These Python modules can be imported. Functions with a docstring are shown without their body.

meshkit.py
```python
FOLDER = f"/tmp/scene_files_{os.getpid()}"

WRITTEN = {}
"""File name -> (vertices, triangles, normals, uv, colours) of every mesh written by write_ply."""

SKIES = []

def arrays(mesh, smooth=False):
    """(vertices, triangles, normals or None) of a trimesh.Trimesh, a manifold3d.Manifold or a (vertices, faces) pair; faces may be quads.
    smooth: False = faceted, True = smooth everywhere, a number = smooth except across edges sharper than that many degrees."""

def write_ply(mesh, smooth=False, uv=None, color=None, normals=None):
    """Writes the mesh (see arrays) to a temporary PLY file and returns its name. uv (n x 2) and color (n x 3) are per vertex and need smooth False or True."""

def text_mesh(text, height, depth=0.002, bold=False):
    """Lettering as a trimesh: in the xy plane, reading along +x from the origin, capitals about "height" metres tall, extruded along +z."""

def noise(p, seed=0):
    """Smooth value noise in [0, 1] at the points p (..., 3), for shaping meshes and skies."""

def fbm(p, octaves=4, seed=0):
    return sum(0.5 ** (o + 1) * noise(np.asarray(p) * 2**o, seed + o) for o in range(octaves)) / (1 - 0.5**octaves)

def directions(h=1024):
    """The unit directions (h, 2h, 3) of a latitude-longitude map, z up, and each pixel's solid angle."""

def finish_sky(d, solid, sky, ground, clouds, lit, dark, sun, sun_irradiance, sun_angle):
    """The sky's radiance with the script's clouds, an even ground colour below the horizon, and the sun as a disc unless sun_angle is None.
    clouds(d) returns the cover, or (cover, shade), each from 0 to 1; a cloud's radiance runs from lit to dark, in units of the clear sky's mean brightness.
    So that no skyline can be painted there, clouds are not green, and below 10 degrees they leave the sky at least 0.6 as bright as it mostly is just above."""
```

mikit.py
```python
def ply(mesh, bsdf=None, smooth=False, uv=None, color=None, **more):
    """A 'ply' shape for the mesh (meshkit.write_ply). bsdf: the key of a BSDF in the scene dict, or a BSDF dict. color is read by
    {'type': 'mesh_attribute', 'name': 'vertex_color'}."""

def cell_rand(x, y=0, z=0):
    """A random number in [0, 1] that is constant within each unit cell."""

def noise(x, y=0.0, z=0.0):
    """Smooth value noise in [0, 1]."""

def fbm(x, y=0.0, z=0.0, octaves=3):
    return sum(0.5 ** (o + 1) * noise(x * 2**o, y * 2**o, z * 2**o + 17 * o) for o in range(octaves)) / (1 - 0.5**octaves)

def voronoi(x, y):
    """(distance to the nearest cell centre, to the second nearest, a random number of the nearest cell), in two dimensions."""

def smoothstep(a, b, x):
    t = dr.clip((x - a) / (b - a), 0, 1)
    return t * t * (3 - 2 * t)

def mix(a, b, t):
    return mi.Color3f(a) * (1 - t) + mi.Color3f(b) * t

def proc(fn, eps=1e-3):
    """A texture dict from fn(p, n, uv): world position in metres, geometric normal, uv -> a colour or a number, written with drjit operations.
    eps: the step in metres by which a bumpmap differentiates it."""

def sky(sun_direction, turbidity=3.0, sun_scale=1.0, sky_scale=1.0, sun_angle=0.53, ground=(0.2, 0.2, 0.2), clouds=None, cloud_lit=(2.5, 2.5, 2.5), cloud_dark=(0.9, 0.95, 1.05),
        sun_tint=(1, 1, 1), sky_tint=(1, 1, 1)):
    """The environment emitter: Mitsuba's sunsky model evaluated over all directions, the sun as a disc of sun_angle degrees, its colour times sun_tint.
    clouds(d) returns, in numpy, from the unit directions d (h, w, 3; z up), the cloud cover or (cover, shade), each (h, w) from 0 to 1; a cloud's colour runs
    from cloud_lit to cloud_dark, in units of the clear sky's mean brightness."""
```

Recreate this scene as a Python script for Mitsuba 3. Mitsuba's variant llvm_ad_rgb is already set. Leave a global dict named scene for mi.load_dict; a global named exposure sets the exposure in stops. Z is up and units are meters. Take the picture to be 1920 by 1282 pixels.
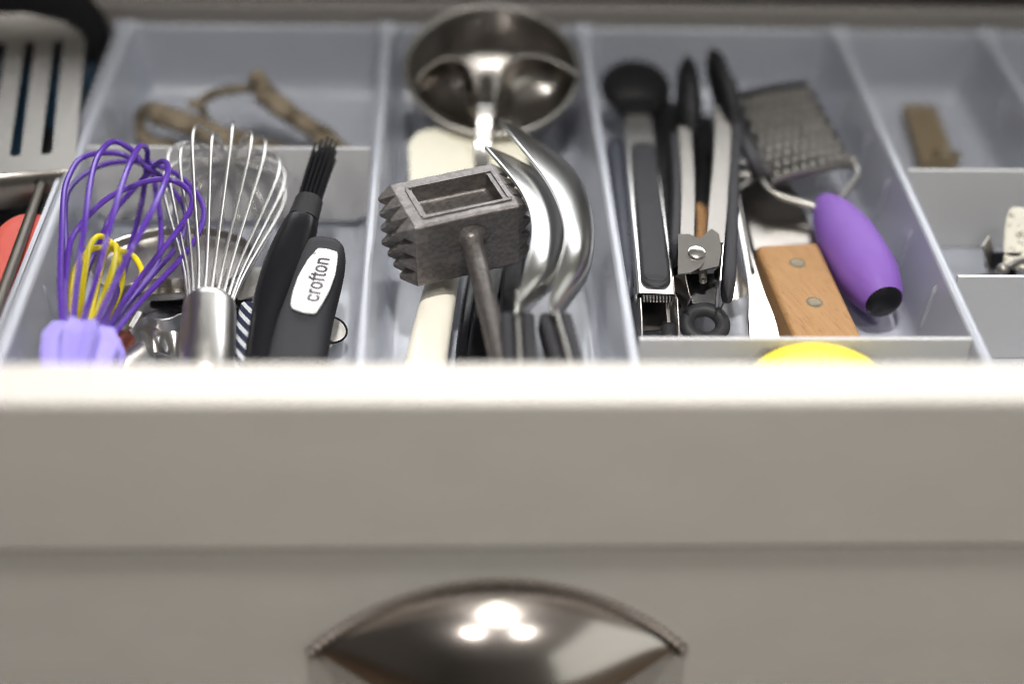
import math
import numpy as np, trimesh, manifold3d, mitsuba as mi, mikit, meshkit
import drjit as dr
from mikit import proc, noise, fbm, smoothstep, mix
from shapely.geometry import Polygon, box as sbox, Point
from shapely import affinity
from scipy.interpolate import CubicSpline

T = mi.ScalarTransform4f
A = np.array
scene, labels = {}, {}
MM = 0.001   # shapes below are modelled in millimetres: x right, y away from the camera, z up from the tray floor

# ------------------------------------------------------------------ camera, exposure, lamps
PITCH, TURN = math.radians(38.85), math.radians(2.36)
scene['camera'] = {
    'type': 'thinlens', 'fov': 39.6, 'fov_axis': 'x', 'aperture_radius': 0.0158, 'focus_distance': 0.734,
    'near_clip': 0.02, 'far_clip': 20.0,
    'to_world': T().look_at(origin=[0, 0, 0.474], target=[math.sin(TURN), math.cos(PITCH) * math.cos(TURN), 0.474 - math.sin(PITCH) * math.cos(TURN)], up=[0, math.sin(PITCH), math.cos(PITCH)])}
exposure = 0.85


def lamp(key, mesh, radiance):
    scene[key] = mikit.ply(mesh, 'lamp_glass', emitter={'type': 'area', 'radiance': {'type': 'rgb', 'value': list(radiance)}})


def disc(c, r, n=32):
    a = np.arange(n) * 2 * np.pi / n
    v = np.vstack([np.stack([c[0] + r * np.cos(a), c[1] + r * np.sin(a), np.full(n, c[2])], 1), [c]])
    return v, np.array([[n, (i + 1) % n, i] for i in range(n)])


scene['added_lamp_tube'] = {'type': 'twosided', 'bsdf': {'type': 'diffuse', 'reflectance': {'type': 'rgb', 'value': [0.05, 0.05, 0.05]}}}
scene['lamp_glass'] = {'type': 'diffuse', 'reflectance': {'type': 'rgb', 'value': [0.8, 0.8, 0.8]}}
SPOTS = [(0.03, 0.26, 1.60, 0.20, 310), (-0.48, -0.40, 1.60, 0.09, 135), (0.54, -0.40, 1.60, 0.09, 135)]
SPOT_LABELS = ['round ceiling downlight with an added deep black tube narrowing its light, straight above the drawer front', 'round ceiling downlight behind the camera, on the left', 'round ceiling downlight behind the camera, on the right']
for k, c in enumerate(SPOTS):
    key = 'ceiling_spot' + ('' if k == 0 else '_%03d' % k)
    labels[key] = {'label': SPOT_LABELS[k], 'category': 'lamp', 'group': 'ceiling spots over the drawer'}
    lamp(key + '__lens', disc(c[:3], 0.075), (c[4], c[4] * 0.965, c[4] * 0.915))
    tube_ = trimesh.creation.annulus(0.078, 0.084, c[3] + 0.006); tube_.apply_translation([c[0], c[1], c[2] + 0.004 - c[3] / 2])  # tube added round the lens to narrow the pool of light
    scene[key + '__tube'] = mikit.ply(tube_, 'added_lamp_tube')
# the kitchen window over the worktop, behind the drawer
wv = A([[-0.55, 1.49, 0.34], [1.25, 1.49, 0.34], [1.25, 1.49, 0.90], [-0.55, 1.49, 0.90]], float)
labels['kitchen_window'] = {'label': 'bright kitchen window over the worktop behind the drawer', 'category': 'window'}
lamp('kitchen_window__pane', (wv, A([[0, 1, 2], [0, 2, 3]])), (2.6, 2.65, 2.7))

wv = A([[2.18, -2.5, -0.8], [2.18, 1.2, -0.8], [2.18, 1.2, 1.55], [2.18, -2.5, 1.55]], float)
labels['added_side_glow'] = {'label': 'wide dim glowing panel added along the right wall to brighten the metal', 'category': 'window'}
lamp('added_side_glow__pane', (wv, A([[0, 3, 2], [0, 2, 1]])), (0.42, 0.44, 0.41))  # added unseen glow, brightens the handle and the spoons from the right

# ------------------------------------------------------------------ materials
def mat(key, base, rough=0.5, metal=0.0, spec=0.5, **more):
    base = base if isinstance(base, dict) else {'type': 'rgb', 'value': list(base)}
    scene[key] = {'type': 'twosided', 'bsdf': {'type': 'principled', 'base_color': base, 'roughness': rough, 'metallic': metal, 'specular': spec, **more}}
    return key


def bumped(key, base, fn, scale, rough=0.5, metal=0.0, spec=0.5, eps=2e-4, **more):
    base = base if isinstance(base, dict) else {'type': 'rgb', 'value': list(base)}
    scene[key] = {'type': 'twosided', 'bsdf': {'type': 'bumpmap', 'arbitrary': proc(fn, eps), 'scale': scale,
                  'bsdf': {'type': 'principled', 'base_color': base, 'roughness': rough, 'metallic': metal, 'specular': spec, **more}}}
    return key


def scratches(p, n, uv):
    return 0.12 + 0.10 * fbm(p.x * 900, p.y * 60, p.z * 300, 2) + 0.08 * noise(p.x * 90, p.y * 90, p.z * 90)


def smear(p, n, uv):
    return 0.20 + 0.16 * fbm(p.x * 70, p.y * 70, p.z * 70, 3) + 0.06 * noise(p.x * 1500, p.y * 150, p.z * 300)


def cast_bump(p, n, uv):
    return fbm(p.x * 700, p.y * 700, p.z * 700, 3)


def cast_col(p, n, uv):
    return mix(mix((0.135, 0.122, 0.117), (0.215, 0.198, 0.19), smoothstep(0.2, 0.8, fbm(p.x * 600, p.y * 600, p.z * 600, 4))), (0.30, 0.28, 0.27), 0.5 * smoothstep(0.55, 0.75, fbm(p.x * 110, p.y * 110, p.z * 110, 4)))


def wood_col(p, n, uv):
    q = p.x * 0.93 + p.y * 0.36
    g = fbm(q * 700, (p.y * 0.93 - p.x * 0.36) * 45, p.z * 700, 3)
    fl = smoothstep(0.62, 0.72, fbm(q * 1500, (p.y * 0.93 - p.x * 0.36) * 180, p.z * 900, 2))
    return mix(mix((0.36, 0.19, 0.075), (0.44, 0.255, 0.115), g), (0.24, 0.11, 0.04), 0.35 * fl)


def bark_col(p, n, uv):
    return mix((0.085, 0.065, 0.04), (0.24, 0.195, 0.135), smoothstep(0.3, 0.7, fbm(p.x * 120, p.y * 120, p.z * 120, 3)))


def pale_wear(p, n, uv):
    return mix((0.30, 0.27, 0.21), (0.72, 0.69, 0.60), smoothstep(0.30, 0.42, fbm(p.x * 420, p.y * 420, p.z * 420, 3)))


def fine(p, n, uv):
    return fbm(p.x * 2500, p.y * 2500, p.z * 2500, 2)


mat('paint', proc(lambda p, n, uv: mix((0.555, 0.528, 0.497), (0.595, 0.566, 0.53), fbm(p.x * 40, p.y * 40, p.z * 40, 4))), proc(lambda p, n, uv: 0.36 + 0.16 * fbm(p.x * 30, p.y * 30, p.z * 55, 3)), spec=0.4)
mat('tray_plastic', (0.36, 0.378, 0.43), proc(lambda p, n, uv: 0.11 + 0.12 * fbm(p.x * 60, p.y * 60, p.z * 60, 3)), spec=0.5)
mat('divider_plastic', (0.47, 0.47, 0.475), 0.30, spec=0.5)
mat('drawer_metal', (0.21, 0.195, 0.185), 0.45, spec=0.4)
mat('board', (0.46, 0.44, 0.41), 0.6, spec=0.3)
mat('black_tray', (0.03, 0.03, 0.032), 0.4, spec=0.4)
mat('steel', (0.72, 0.70, 0.675), proc(scratches), 1.0)
mat('steel_soft', (0.66, 0.64, 0.61), proc(smear), 1.0)
mat('steel_wire', (0.78, 0.765, 0.735), 0.30, 1.0)
mat('steel_turner', (0.45, 0.43, 0.405), 0.46, 1.0)
mat('steel_mirror', (0.60, 0.59, 0.57), 0.22, 1.0)
mat('steel_satin', (0.52, 0.50, 0.47), 0.38, 1.0)
mat('blade_steel', (0.30, 0.275, 0.25), 0.22, 1.0)
mat('hinge_steel', (0.42, 0.40, 0.375), 0.34, 1.0)
mat('rivet_metal', (0.26, 0.215, 0.15), 0.45, 1.0)
mat('steel_rod', (0.20, 0.18, 0.16), 0.5, 1.0)
mat('steel_dull', (0.36, 0.335, 0.31), 0.44, 1.0)
mat('cup_steel', (0.33, 0.31, 0.295), 0.32, 1.0)
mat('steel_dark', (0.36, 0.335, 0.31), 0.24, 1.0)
mat('grater_steel', (0.10, 0.094, 0.088), 0.38, 1.0)
mat('nickel', (0.52, 0.47, 0.44), 0.21, 1.0)
mat('nickel_rim', (0.15, 0.13, 0.115), 0.5, 1.0)
bumped('cast_metal', proc(cast_col), cast_bump, 0.00016, rough=0.42, metal=0.75, eps=3e-4)
mat('black_plastic', (0.009, 0.009, 0.011), 0.26, spec=0.25)
mat('black_rubber', (0.022, 0.022, 0.025), 0.52, spec=0.35)
mat('black_nylon', (0.009, 0.009, 0.010), 0.45, spec=0.3)
mat('grey_rubber', (0.036, 0.036, 0.041), 0.55, spec=0.22)
mat('purple_wire', (0.095, 0.032, 0.34), 0.24)
mat('purple_grip', (0.23, 0.11, 0.46), 0.55, spec=0.35)
mat('lilac', (0.36, 0.30, 0.78), 0.5, spec=0.35)
mat('yellow_wire', (0.80, 0.66, 0.015), 0.26)
mat('yellow_lid', (0.93, 0.74, 0.05), 0.35)
mat('red_silicone', (0.60, 0.10, 0.075), 0.45)
mat('cream', (0.86, 0.83, 0.70), 0.42)
mat('cream_handle', (0.80, 0.76, 0.66), 0.36)
mat('navy', (0.012, 0.045, 0.085), 0.5)
bumped('wood', proc(wood_col), lambda p, n, uv: fbm((p.x * 0.93 + p.y * 0.36) * 1800, (p.y * 0.93 - p.x * 0.36) * 120, p.z * 1800, 2), 0.00012, rough=0.55, spec=0.3)
mat('red_wood', (0.22, 0.052, 0.032), 0.45)
mat('bark', proc(bark_col), 0.6, spec=0.3)
mat('tan_wood', proc(lambda p, n, uv: mix((0.13, 0.10, 0.06), (0.25, 0.195, 0.12), fbm(p.x * 300, p.y * 60, p.z * 300, 3))), 0.5)
mat('label_white', (0.84, 0.84, 0.85), 0.35)
mat('ink', (0.035, 0.035, 0.05), 0.5)
mat('worn_white', proc(pale_wear), 0.45)
mat('white_plastic', (0.80, 0.79, 0.76), 0.35)
scene['clear_plastic'] = {'type': 'thindielectric', 'int_ior': 1.49}
mat('room_white', (0.42, 0.415, 0.40), 0.8, spec=0.1)
mat('room_wall', (0.20, 0.19, 0.175), 0.8, spec=0.1)
mat('room_pale', (0.55, 0.52, 0.48), 0.8, spec=0.1)
mat('room_floor', (0.16, 0.11, 0.075), 0.5, spec=0.3)
mat('worktop', (0.10, 0.095, 0.09), 0.3)

# ------------------------------------------------------------------ helpers
def put(key, mesh, m, smooth=35, label=None):
    if hasattr(mesh, 'to_mesh'):
        q = mesh.to_mesh(); mesh = trimesh.Trimesh(q.vert_properties[:, :3], q.tri_verts, process=False)
    if isinstance(mesh, tuple):
        mesh = trimesh.Trimesh(mesh[0], mesh[1], process=False)
    mesh = mesh.copy(); mesh.apply_scale(MM)
    base, k = key, 0
    while key in scene:
        k += 1; key = '%s_%03d' % (base, k)
    scene[key] = mikit.ply(mesh, m, smooth=smooth)
    if label: labels[key] = {'label': label}
    return key


def thing(key, label, cat, group=None, kind=None):
    labels[key] = {'label': label, 'category': cat}
    if group: labels[key]['group'] = group
    return key


def structure(key, label, mesh, m):
    put(key, mesh, m); labels[key] = {'label': label, 'kind': 'structure', 'category': key.replace('_', ' ')}


def unit(v):
    v = np.asarray(v, float); return v / np.linalg.norm(v)


def spline(pts, n):
    pts = np.asarray(pts, float)
    if len(pts) == 2: return pts[0] + np.linspace(0, 1, n)[:, None] * (pts[1] - pts[0])
    t = np.r_[0, np.cumsum(np.sqrt(np.linalg.norm(np.diff(pts, axis=0), axis=1)))]
    return CubicSpline(t, pts)(np.linspace(0, t[-1], n))


def rrect(w, h, r, k=4):
    r = min(r, w / 2 - 1e-3, h / 2 - 1e-3); a = np.linspace(0, np.pi / 2, k); o = []
    for cx, cy, s in ((w / 2 - r, h / 2 - r, 0), (-w / 2 + r, h / 2 - r, 1), (-w / 2 + r, -h / 2 + r, 2), (w / 2 - r, -h / 2 + r, 3)):
        o += [(cx + r * math.cos(x + s * np.pi / 2), cy + r * math.sin(x + s * np.pi / 2)) for x in a]
    return A(o)


def ell(a, b=None, m=18, e=1.0):
    t = np.arange(m) * 2 * np.pi / m; b = a if b is None else b
    f = lambda x: np.sign(x) * np.abs(x) ** e
    return np.stack([a * f(np.cos(t)), b * f(np.sin(t))], 1)


def sweep(pts, prof, n=40, up=(0, 0, 1), raw=False, closed=False, caps=True):
    """A tube of the profile (side, up) along the points; prof may be a function of 0..1; up None: turned as little as possible."""
    p = np.asarray(pts, float) if raw else spline(pts, n)
    n = len(p)
    t = np.gradient(p, axis=0) if not closed else np.roll(p, -1, 0) - np.roll(p, 1, 0)
    t /= np.linalg.norm(t, axis=1, keepdims=True)
    rings, u = [], None
    for i in range(n):
        if up is None:
            if u is None:
                u = A([0, 0, 1.0]) if abs(t[0][2]) < 0.9 else A([1.0, 0, 0])
            w = unit(u - t[i] * (u @ t[i])); u = w; s = np.cross(t[i], w)
        else:
            s = unit(np.cross(t[i], up)); w = np.cross(s, t[i])
        q = prof(i / (n - 1)) if callable(prof) else prof
        rings.append(p[i] + q[:, :1] * s + q[:, 1:] * w)
    m = len(rings[0]); v = np.vstack(rings); f = []
    for i in range(n if closed else n - 1):
        a, b = i * m, ((i + 1) % n) * m
        for j in range(m):
            k = (j + 1) % m
            f += [[a + j, b + j, b + k], [a + j, b + k, a + k]]
    if caps and not closed:
        for base, flip in ((0, False), ((n - 1) * m, True)):
            c = len(v); v = np.vstack([v, v[base:base + m].mean(0)])
            for j in range(m):
                k = (j + 1) % m
                f.append([c, base + k, base + j] if flip else [c, base + j, base + k])
    mesh = trimesh.Trimesh(v, A(f), process=False)
    if mesh.volume < 0: mesh.invert()
    return mesh


def ends(prof, a=0.08, b=0.08, pw=0.5):
    """The profile, closing in a round way at both ends."""
    def fn(t):
        k = 1.0
        if a and t < a: k = max(0.02, 1 - (1 - t / a) ** 2) ** pw
        if b and t > 1 - b: k = min(k, max(0.02, 1 - (1 - (1 - t) / b) ** 2) ** pw)
        return (prof(t) if callable(prof) else prof) * k
    return fn


def table(ts, *cols):
    """Smooth table look-up: t -> the columns' values."""
    from scipy.interpolate import PchipInterpolator
    g = [PchipInterpolator(ts, c) for c in cols]
    return lambda t: [float(x(t)) for x in g]


def sheet(grid, th, hole=None):
    """A thick sheet from a grid of points (U, V, 3); hole: the cells that are cut out."""
    g = np.asarray(grid, float); U, V = g.shape[:2]
    nrm = np.cross(np.gradient(g, axis=0), np.gradient(g, axis=1)); nrm /= np.linalg.norm(nrm, axis=2, keepdims=True) + 1e-12
    v = np.vstack([(g + nrm * th / 2).reshape(-1, 3), (g - nrm * th / 2).reshape(-1, 3)]); N = U * V; f = []
    q = lambda i, j: i * V + j
    for i in range(U - 1):
        for j in range(V - 1):
            if hole is not None and hole[i, j]: continue
            a, b, c, d = q(i, j), q(i + 1, j), q(i + 1, j + 1), q(i, j + 1)
            f += [[a, b, c], [a, c, d], [N + a, N + c, N + b], [N + a, N + d, N + c]]
    edge = [q(i, 0) for i in range(U)] + [q(U - 1, j) for j in range(1, V)] + [q(i, V - 1) for i in range(U - 2, -1, -1)] + [q(0, j) for j in range(V - 2, 0, -1)]
    for a, b in zip(edge, edge[1:] + edge[:1]):
        f += [[a, N + a, N + b], [a, N + b, b]]
    mesh = trimesh.Trimesh(v, A(f), process=False)
    if mesh.volume < 0: mesh.invert()
    return mesh


def loft(rows, nu=24, nv=16):
    """A smooth grid through rows of control points (each row the same number of points)."""
    rows = [spline(r, nv) for r in rows]
    return np.stack([spline(A([r[j] for r in rows]), nu) for j in range(nv)], 1)


def place(mesh, o, x, y):
    """From local axes to the frame at o with the axes x and (about) y."""
    if hasattr(mesh, 'to_mesh'):
        q = mesh.to_mesh(); mesh = trimesh.Trimesh(q.vert_properties[:, :3], q.tri_verts, process=False)
    x = unit(x); z = unit(np.cross(x, y)); y = np.cross(z, x)
    m = np.eye(4); m[:3, 0], m[:3, 1], m[:3, 2], m[:3, 3] = x, y, z, o
    mesh = mesh.copy(); mesh.apply_transform(m); return mesh


def rbox(lx, ly, lz, r, k=2):
    s = trimesh.creation.icosphere(subdivisions=k, radius=r).vertices
    pts = np.vstack([s + A([sx * (lx / 2 - r), sy * (ly / 2 - r), sz * (lz / 2 - r)]) for sx in (-1, 1) for sy in (-1, 1) for sz in (-1, 1)])
    return trimesh.convex.convex_hull(pts)


def lathe(prof, n=48):
    return trimesh.creation.revolve(A(prof, float), sections=n)


def along(mesh, p, q):
    """A mesh modelled along +z from the origin, moved to point from p to q."""
    z = unit(A(q) - A(p)); x = unit(np.cross([0, 0, 1.0] if abs(z[2]) < 0.9 else [1.0, 0, 0], z))
    return place(mesh, p, x, np.cross(z, x))


def ball(c, r, k=2):
    s = trimesh.creation.icosphere(subdivisions=k, radius=1.0); s.apply_scale(r); s.apply_translation(c); return s


def extrude_x(yz, x0, x1):
    m = trimesh.creation.extrude_polygon(Polygon(yz), x1 - x0, engine='earcut')
    v = m.vertices; m = trimesh.Trimesh(np.stack([v[:, 2] + x0, v[:, 0], v[:, 1]], 1), m.faces, process=False)
    if m.volume < 0: m.invert()
    return m


def cat(*ms):
    return trimesh.util.concatenate([m for m in ms])


def cube(x0, x1, y0, y1, z0, z1, r=0):
    m = rbox(x1 - x0, y1 - y0, z1 - z0, r) if r else trimesh.creation.box([x1 - x0, y1 - y0, z1 - z0])
    m.apply_translation([(x0 + x1) / 2, (y0 + y1) / 2, (z0 + z1) / 2]); return m


def arc(c, r, a0, a1, k=6):
    t = np.radians(np.linspace(a0, a1, k)); return [(c[0] + r * math.cos(x), c[1] + r * math.sin(x)) for x in t]


# ------------------------------------------------------------------ the room the metal mirrors and the cabinet behind
structure('ceiling', 'white kitchen ceiling above the drawer', cube(-2000, 2200, -2600, 1600, 1608, 1660), 'room_white')
structure('kitchen_floor', 'brown kitchen floor below the cabinet', cube(-2000, 2200, -2600, 1600, -900, -860), 'room_floor')
structure('wall_behind_cabinet', 'plain kitchen wall behind the cabinet', cube(-2000, 2200, 1500, 1560, -860, 1606), 'room_pale')
structure('wall_behind_camera', 'plain kitchen wall behind the camera', cube(-2000, 2200, -2600, -2540, -860, 1606), 'room_wall')
structure('wall_left', 'plain kitchen wall to the left', cube(-2000, -1940, -2538, 1498, -860, 1606), 'room_wall')
structure('wall_right', 'plain kitchen wall behind the added glowing panel', cube(2190, 2250, -2538, 1498, -860, 1606), 'room_pale')
t = thing('base_cabinet', 'dark inside of the kitchen cabinet behind the open drawer', 'cabinet')
put(t + '__worktop', cube(-1900, 1900, 880, 1498, 132, 172, 4), 'worktop')
put(t + '__back_panel', cube(-1900, 1900, 1470, 1490, -858, 130), 'board')
put(t + '__side_panel', cube(-520, -500, 905, 1468, -858, 130), 'board')
put(t + '__side_panel', cube(560, 580, 905, 1468, -858, 130), 'board')
put(t + '__shelf', cube(-498, 558, 908, 1466, -120, -100), 'board')

# ------------------------------------------------------------------ the drawer
t = thing('kitchen_drawer', 'greige painted kitchen drawer pulled open with a cup handle on its front', 'drawer')
prof = ([(447, -130), (447, 60)] + arc((447 - 2.5, 104 - 2.5), 2.5, 0, 90) + arc((422 + 3, 104 - 3), 3, 90, 180) +
        [(422, 21.0)] + arc((422.7, 21.0), 0.7, 180, 265, 4) + [(427.6, 20.2), (427.6, 17.6), (424.6, 17.6), (424.2, 17.2), (424.2, -130)])
put(t + '__front_panel', extrude_x(prof, -430, 520), 'paint', 40)
put(t + '__floor_panel', cube(-424, 514, 448, 857, -14, -6), 'board')
put(t + '__side_panel', cube(-426, -412, 448, 892, -14, 70), 'drawer_metal')
put(t + '__side_panel', cube(500, 514, 448, 892, -14, 70), 'drawer_metal')
put(t + '__back_panel', cube(-411, 499, 859.5, 871, -14, 61.5, 1.5), 'drawer_metal')
# cup handle: a quarter ellipsoid shell with a roped rim on the panel
hc = A([20.5, 424.2, -49.5]); ax, ay, az = 84.0, 40.0, 43.0
hf = lambda u: (1 - u * u) ** 0.92
us = np.linspace(-0.992, 0.992, 72); ph = np.linspace(0.02, np.pi / 2, 28)
g = np.stack([np.stack([hc[0] + ax * u * np.ones_like(ph), hc[1] - ay * hf(u) ** 1.35 * np.sin(ph) - 0.6, hc[2] + az * hf(u) * np.cos(ph)], 1) for u in us], 0)
h = put(t + '__cup_handle', sheet(g, 2.0), 'nickel', True)
rim = [hc + A([(ax + 1.0) * u, -2.0, 0.5 + (az + 2.0) * hf(u)]) for u in np.linspace(-1, 1, 400)]
def rope(tt):
    b = 2.5 + 1.0 * math.cos(tt * 2 * np.pi * 52); return ell(b, b, 10)
put(h + '__beaded_rim', sweep(rim, rope, raw=True, up=(0, -1, 0)), 'nickel_rim', True)

# ------------------------------------------------------------------ the cutlery tray
t = thing('cutlery_tray', 'pale blue grey plastic cutlery tray with compartments filling the drawer', 'tray')
X = [-211.5, -43.5, 85.0, 254.0, 353.0]
put(t + '__floor', cube(-215.5, 470, 452, 845, -3, 0), 'tray_plastic')
bw = ([(846, -3), (834, 0.02)] + [(837 + 15 * math.sin(a), 15 - 15 * math.cos(a)) for a in np.linspace(0, np.pi / 2, 9)] +
      [(852.8, 30)] + arc((855.6, 47.6), 2.4, 180, 0, 9) + [(857, 20), (857, -3)])
put(t + '__back_wall', extrude_x(bw, -218, 470), 'tray_plastic', 30)
put(t + '__front_wall', cube(-215.5, 470, 449.5, 453, -3, 49, 1.2), 'tray_plastic')


def divider(x, wide=3.0, y0=454.0, y1=853.5):
    rings = []
    ys = np.r_[y0, np.linspace(y0 + 60, 830, 5), np.linspace(835, y1, 9)]
    for y in ys:
        k = np.clip((y - 835) / (y1 - 835), 0, 1); k = k * k
        hw = wide + 6 * k; foot = 6.6 + 6 * k
        half = [(hw * math.sin(a), 47 + 3.5 * k + 3.0 * math.cos(a)) for a in np.linspace(0, np.pi / 2, 6)]
        half += [(foot, 9.0)] + [(foot + 8 * (1 - math.cos(a)), 9.0 * (1 - math.sin(a)) + 0.03) for a in np.linspace(0.2, np.pi / 2, 6)]
        pts = [(-a, b) for a, b in half[::-1]] + half[1:]
        rings.append(A([(x + a, y, b) for a, b in pts]))
    g = np.stack(rings, 0)
    return sheet(g, 0.04)


for x in X:
    put(t + '__divider', divider(x, 3.8 if x == X[0] else 3.0), 'tray_plastic', 40)
put(t + '__outer_wall', cube(-218.2, -215.8, 454, 850, -3, 47.5), 'tray_plastic')


def cross_wall(x0, x1, y, lean, z1=50.0, z0=1.0, r=0.1, th=2.4):
    pl = affinity.translate(sbox(x0 + r, z0 + r, x1 - r, z1 - 0.6).buffer(r, join_style=1), 0, 0) if r > 1 else sbox(x0, z0, x1, z1)
    pl = pl.intersection(sbox(x0, z0, x1, z1)).union(sbox(x0, z1 - 15, x1, z1))
    m = trimesh.creation.extrude_polygon(pl, th, engine='earcut'); v = m.vertices
    m = trimesh.Trimesh(np.stack([v[:, 0], y + v[:, 2] - lean * (z1 - v[:, 1]) / z1, v[:, 1]], 1), m.faces, process=False)
    if m.volume < 0: m.invert()
    return m


put(t + '__cross_wall', cross_wall(-207, -47.5, 701, 9, z0=6.5, r=12), 'divider_plastic', 20)
put(t + '__cross_wall', cross_wall(89, 250.4, 528, 3), 'divider_plastic', 20)
put(t + '__cross_wall', cross_wall(258, 349, 681, 5), 'divider_plastic', 20)
put(t + '__cross_wall', cross_wall(357, 466, 681, 5), 'divider_plastic', 20)
put(t + '__cross_wall', cross_wall(258, 349, 579, 5), 'divider_plastic', 20)
put(t + '__cross_wall', cross_wall(357, 466, 579, 5), 'divider_plastic', 20)
for x, sg in ((X[0], 1), (X[3], -1), (X[4], -1), (X[3], 1)):
    for y in (785, 737, 688, 636, 585, 534, 485):
        a, b = A([x + sg * 3.4, y, 41.0]), A([x + sg * 6.1, y, 10.0])
        put(t + '__rib', sweep([a, b], ends(ell(1.9, 1.9, 10), 0.15, 0.15), 12, up=(0, 1, 0)), 'tray_plastic', True)

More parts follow.
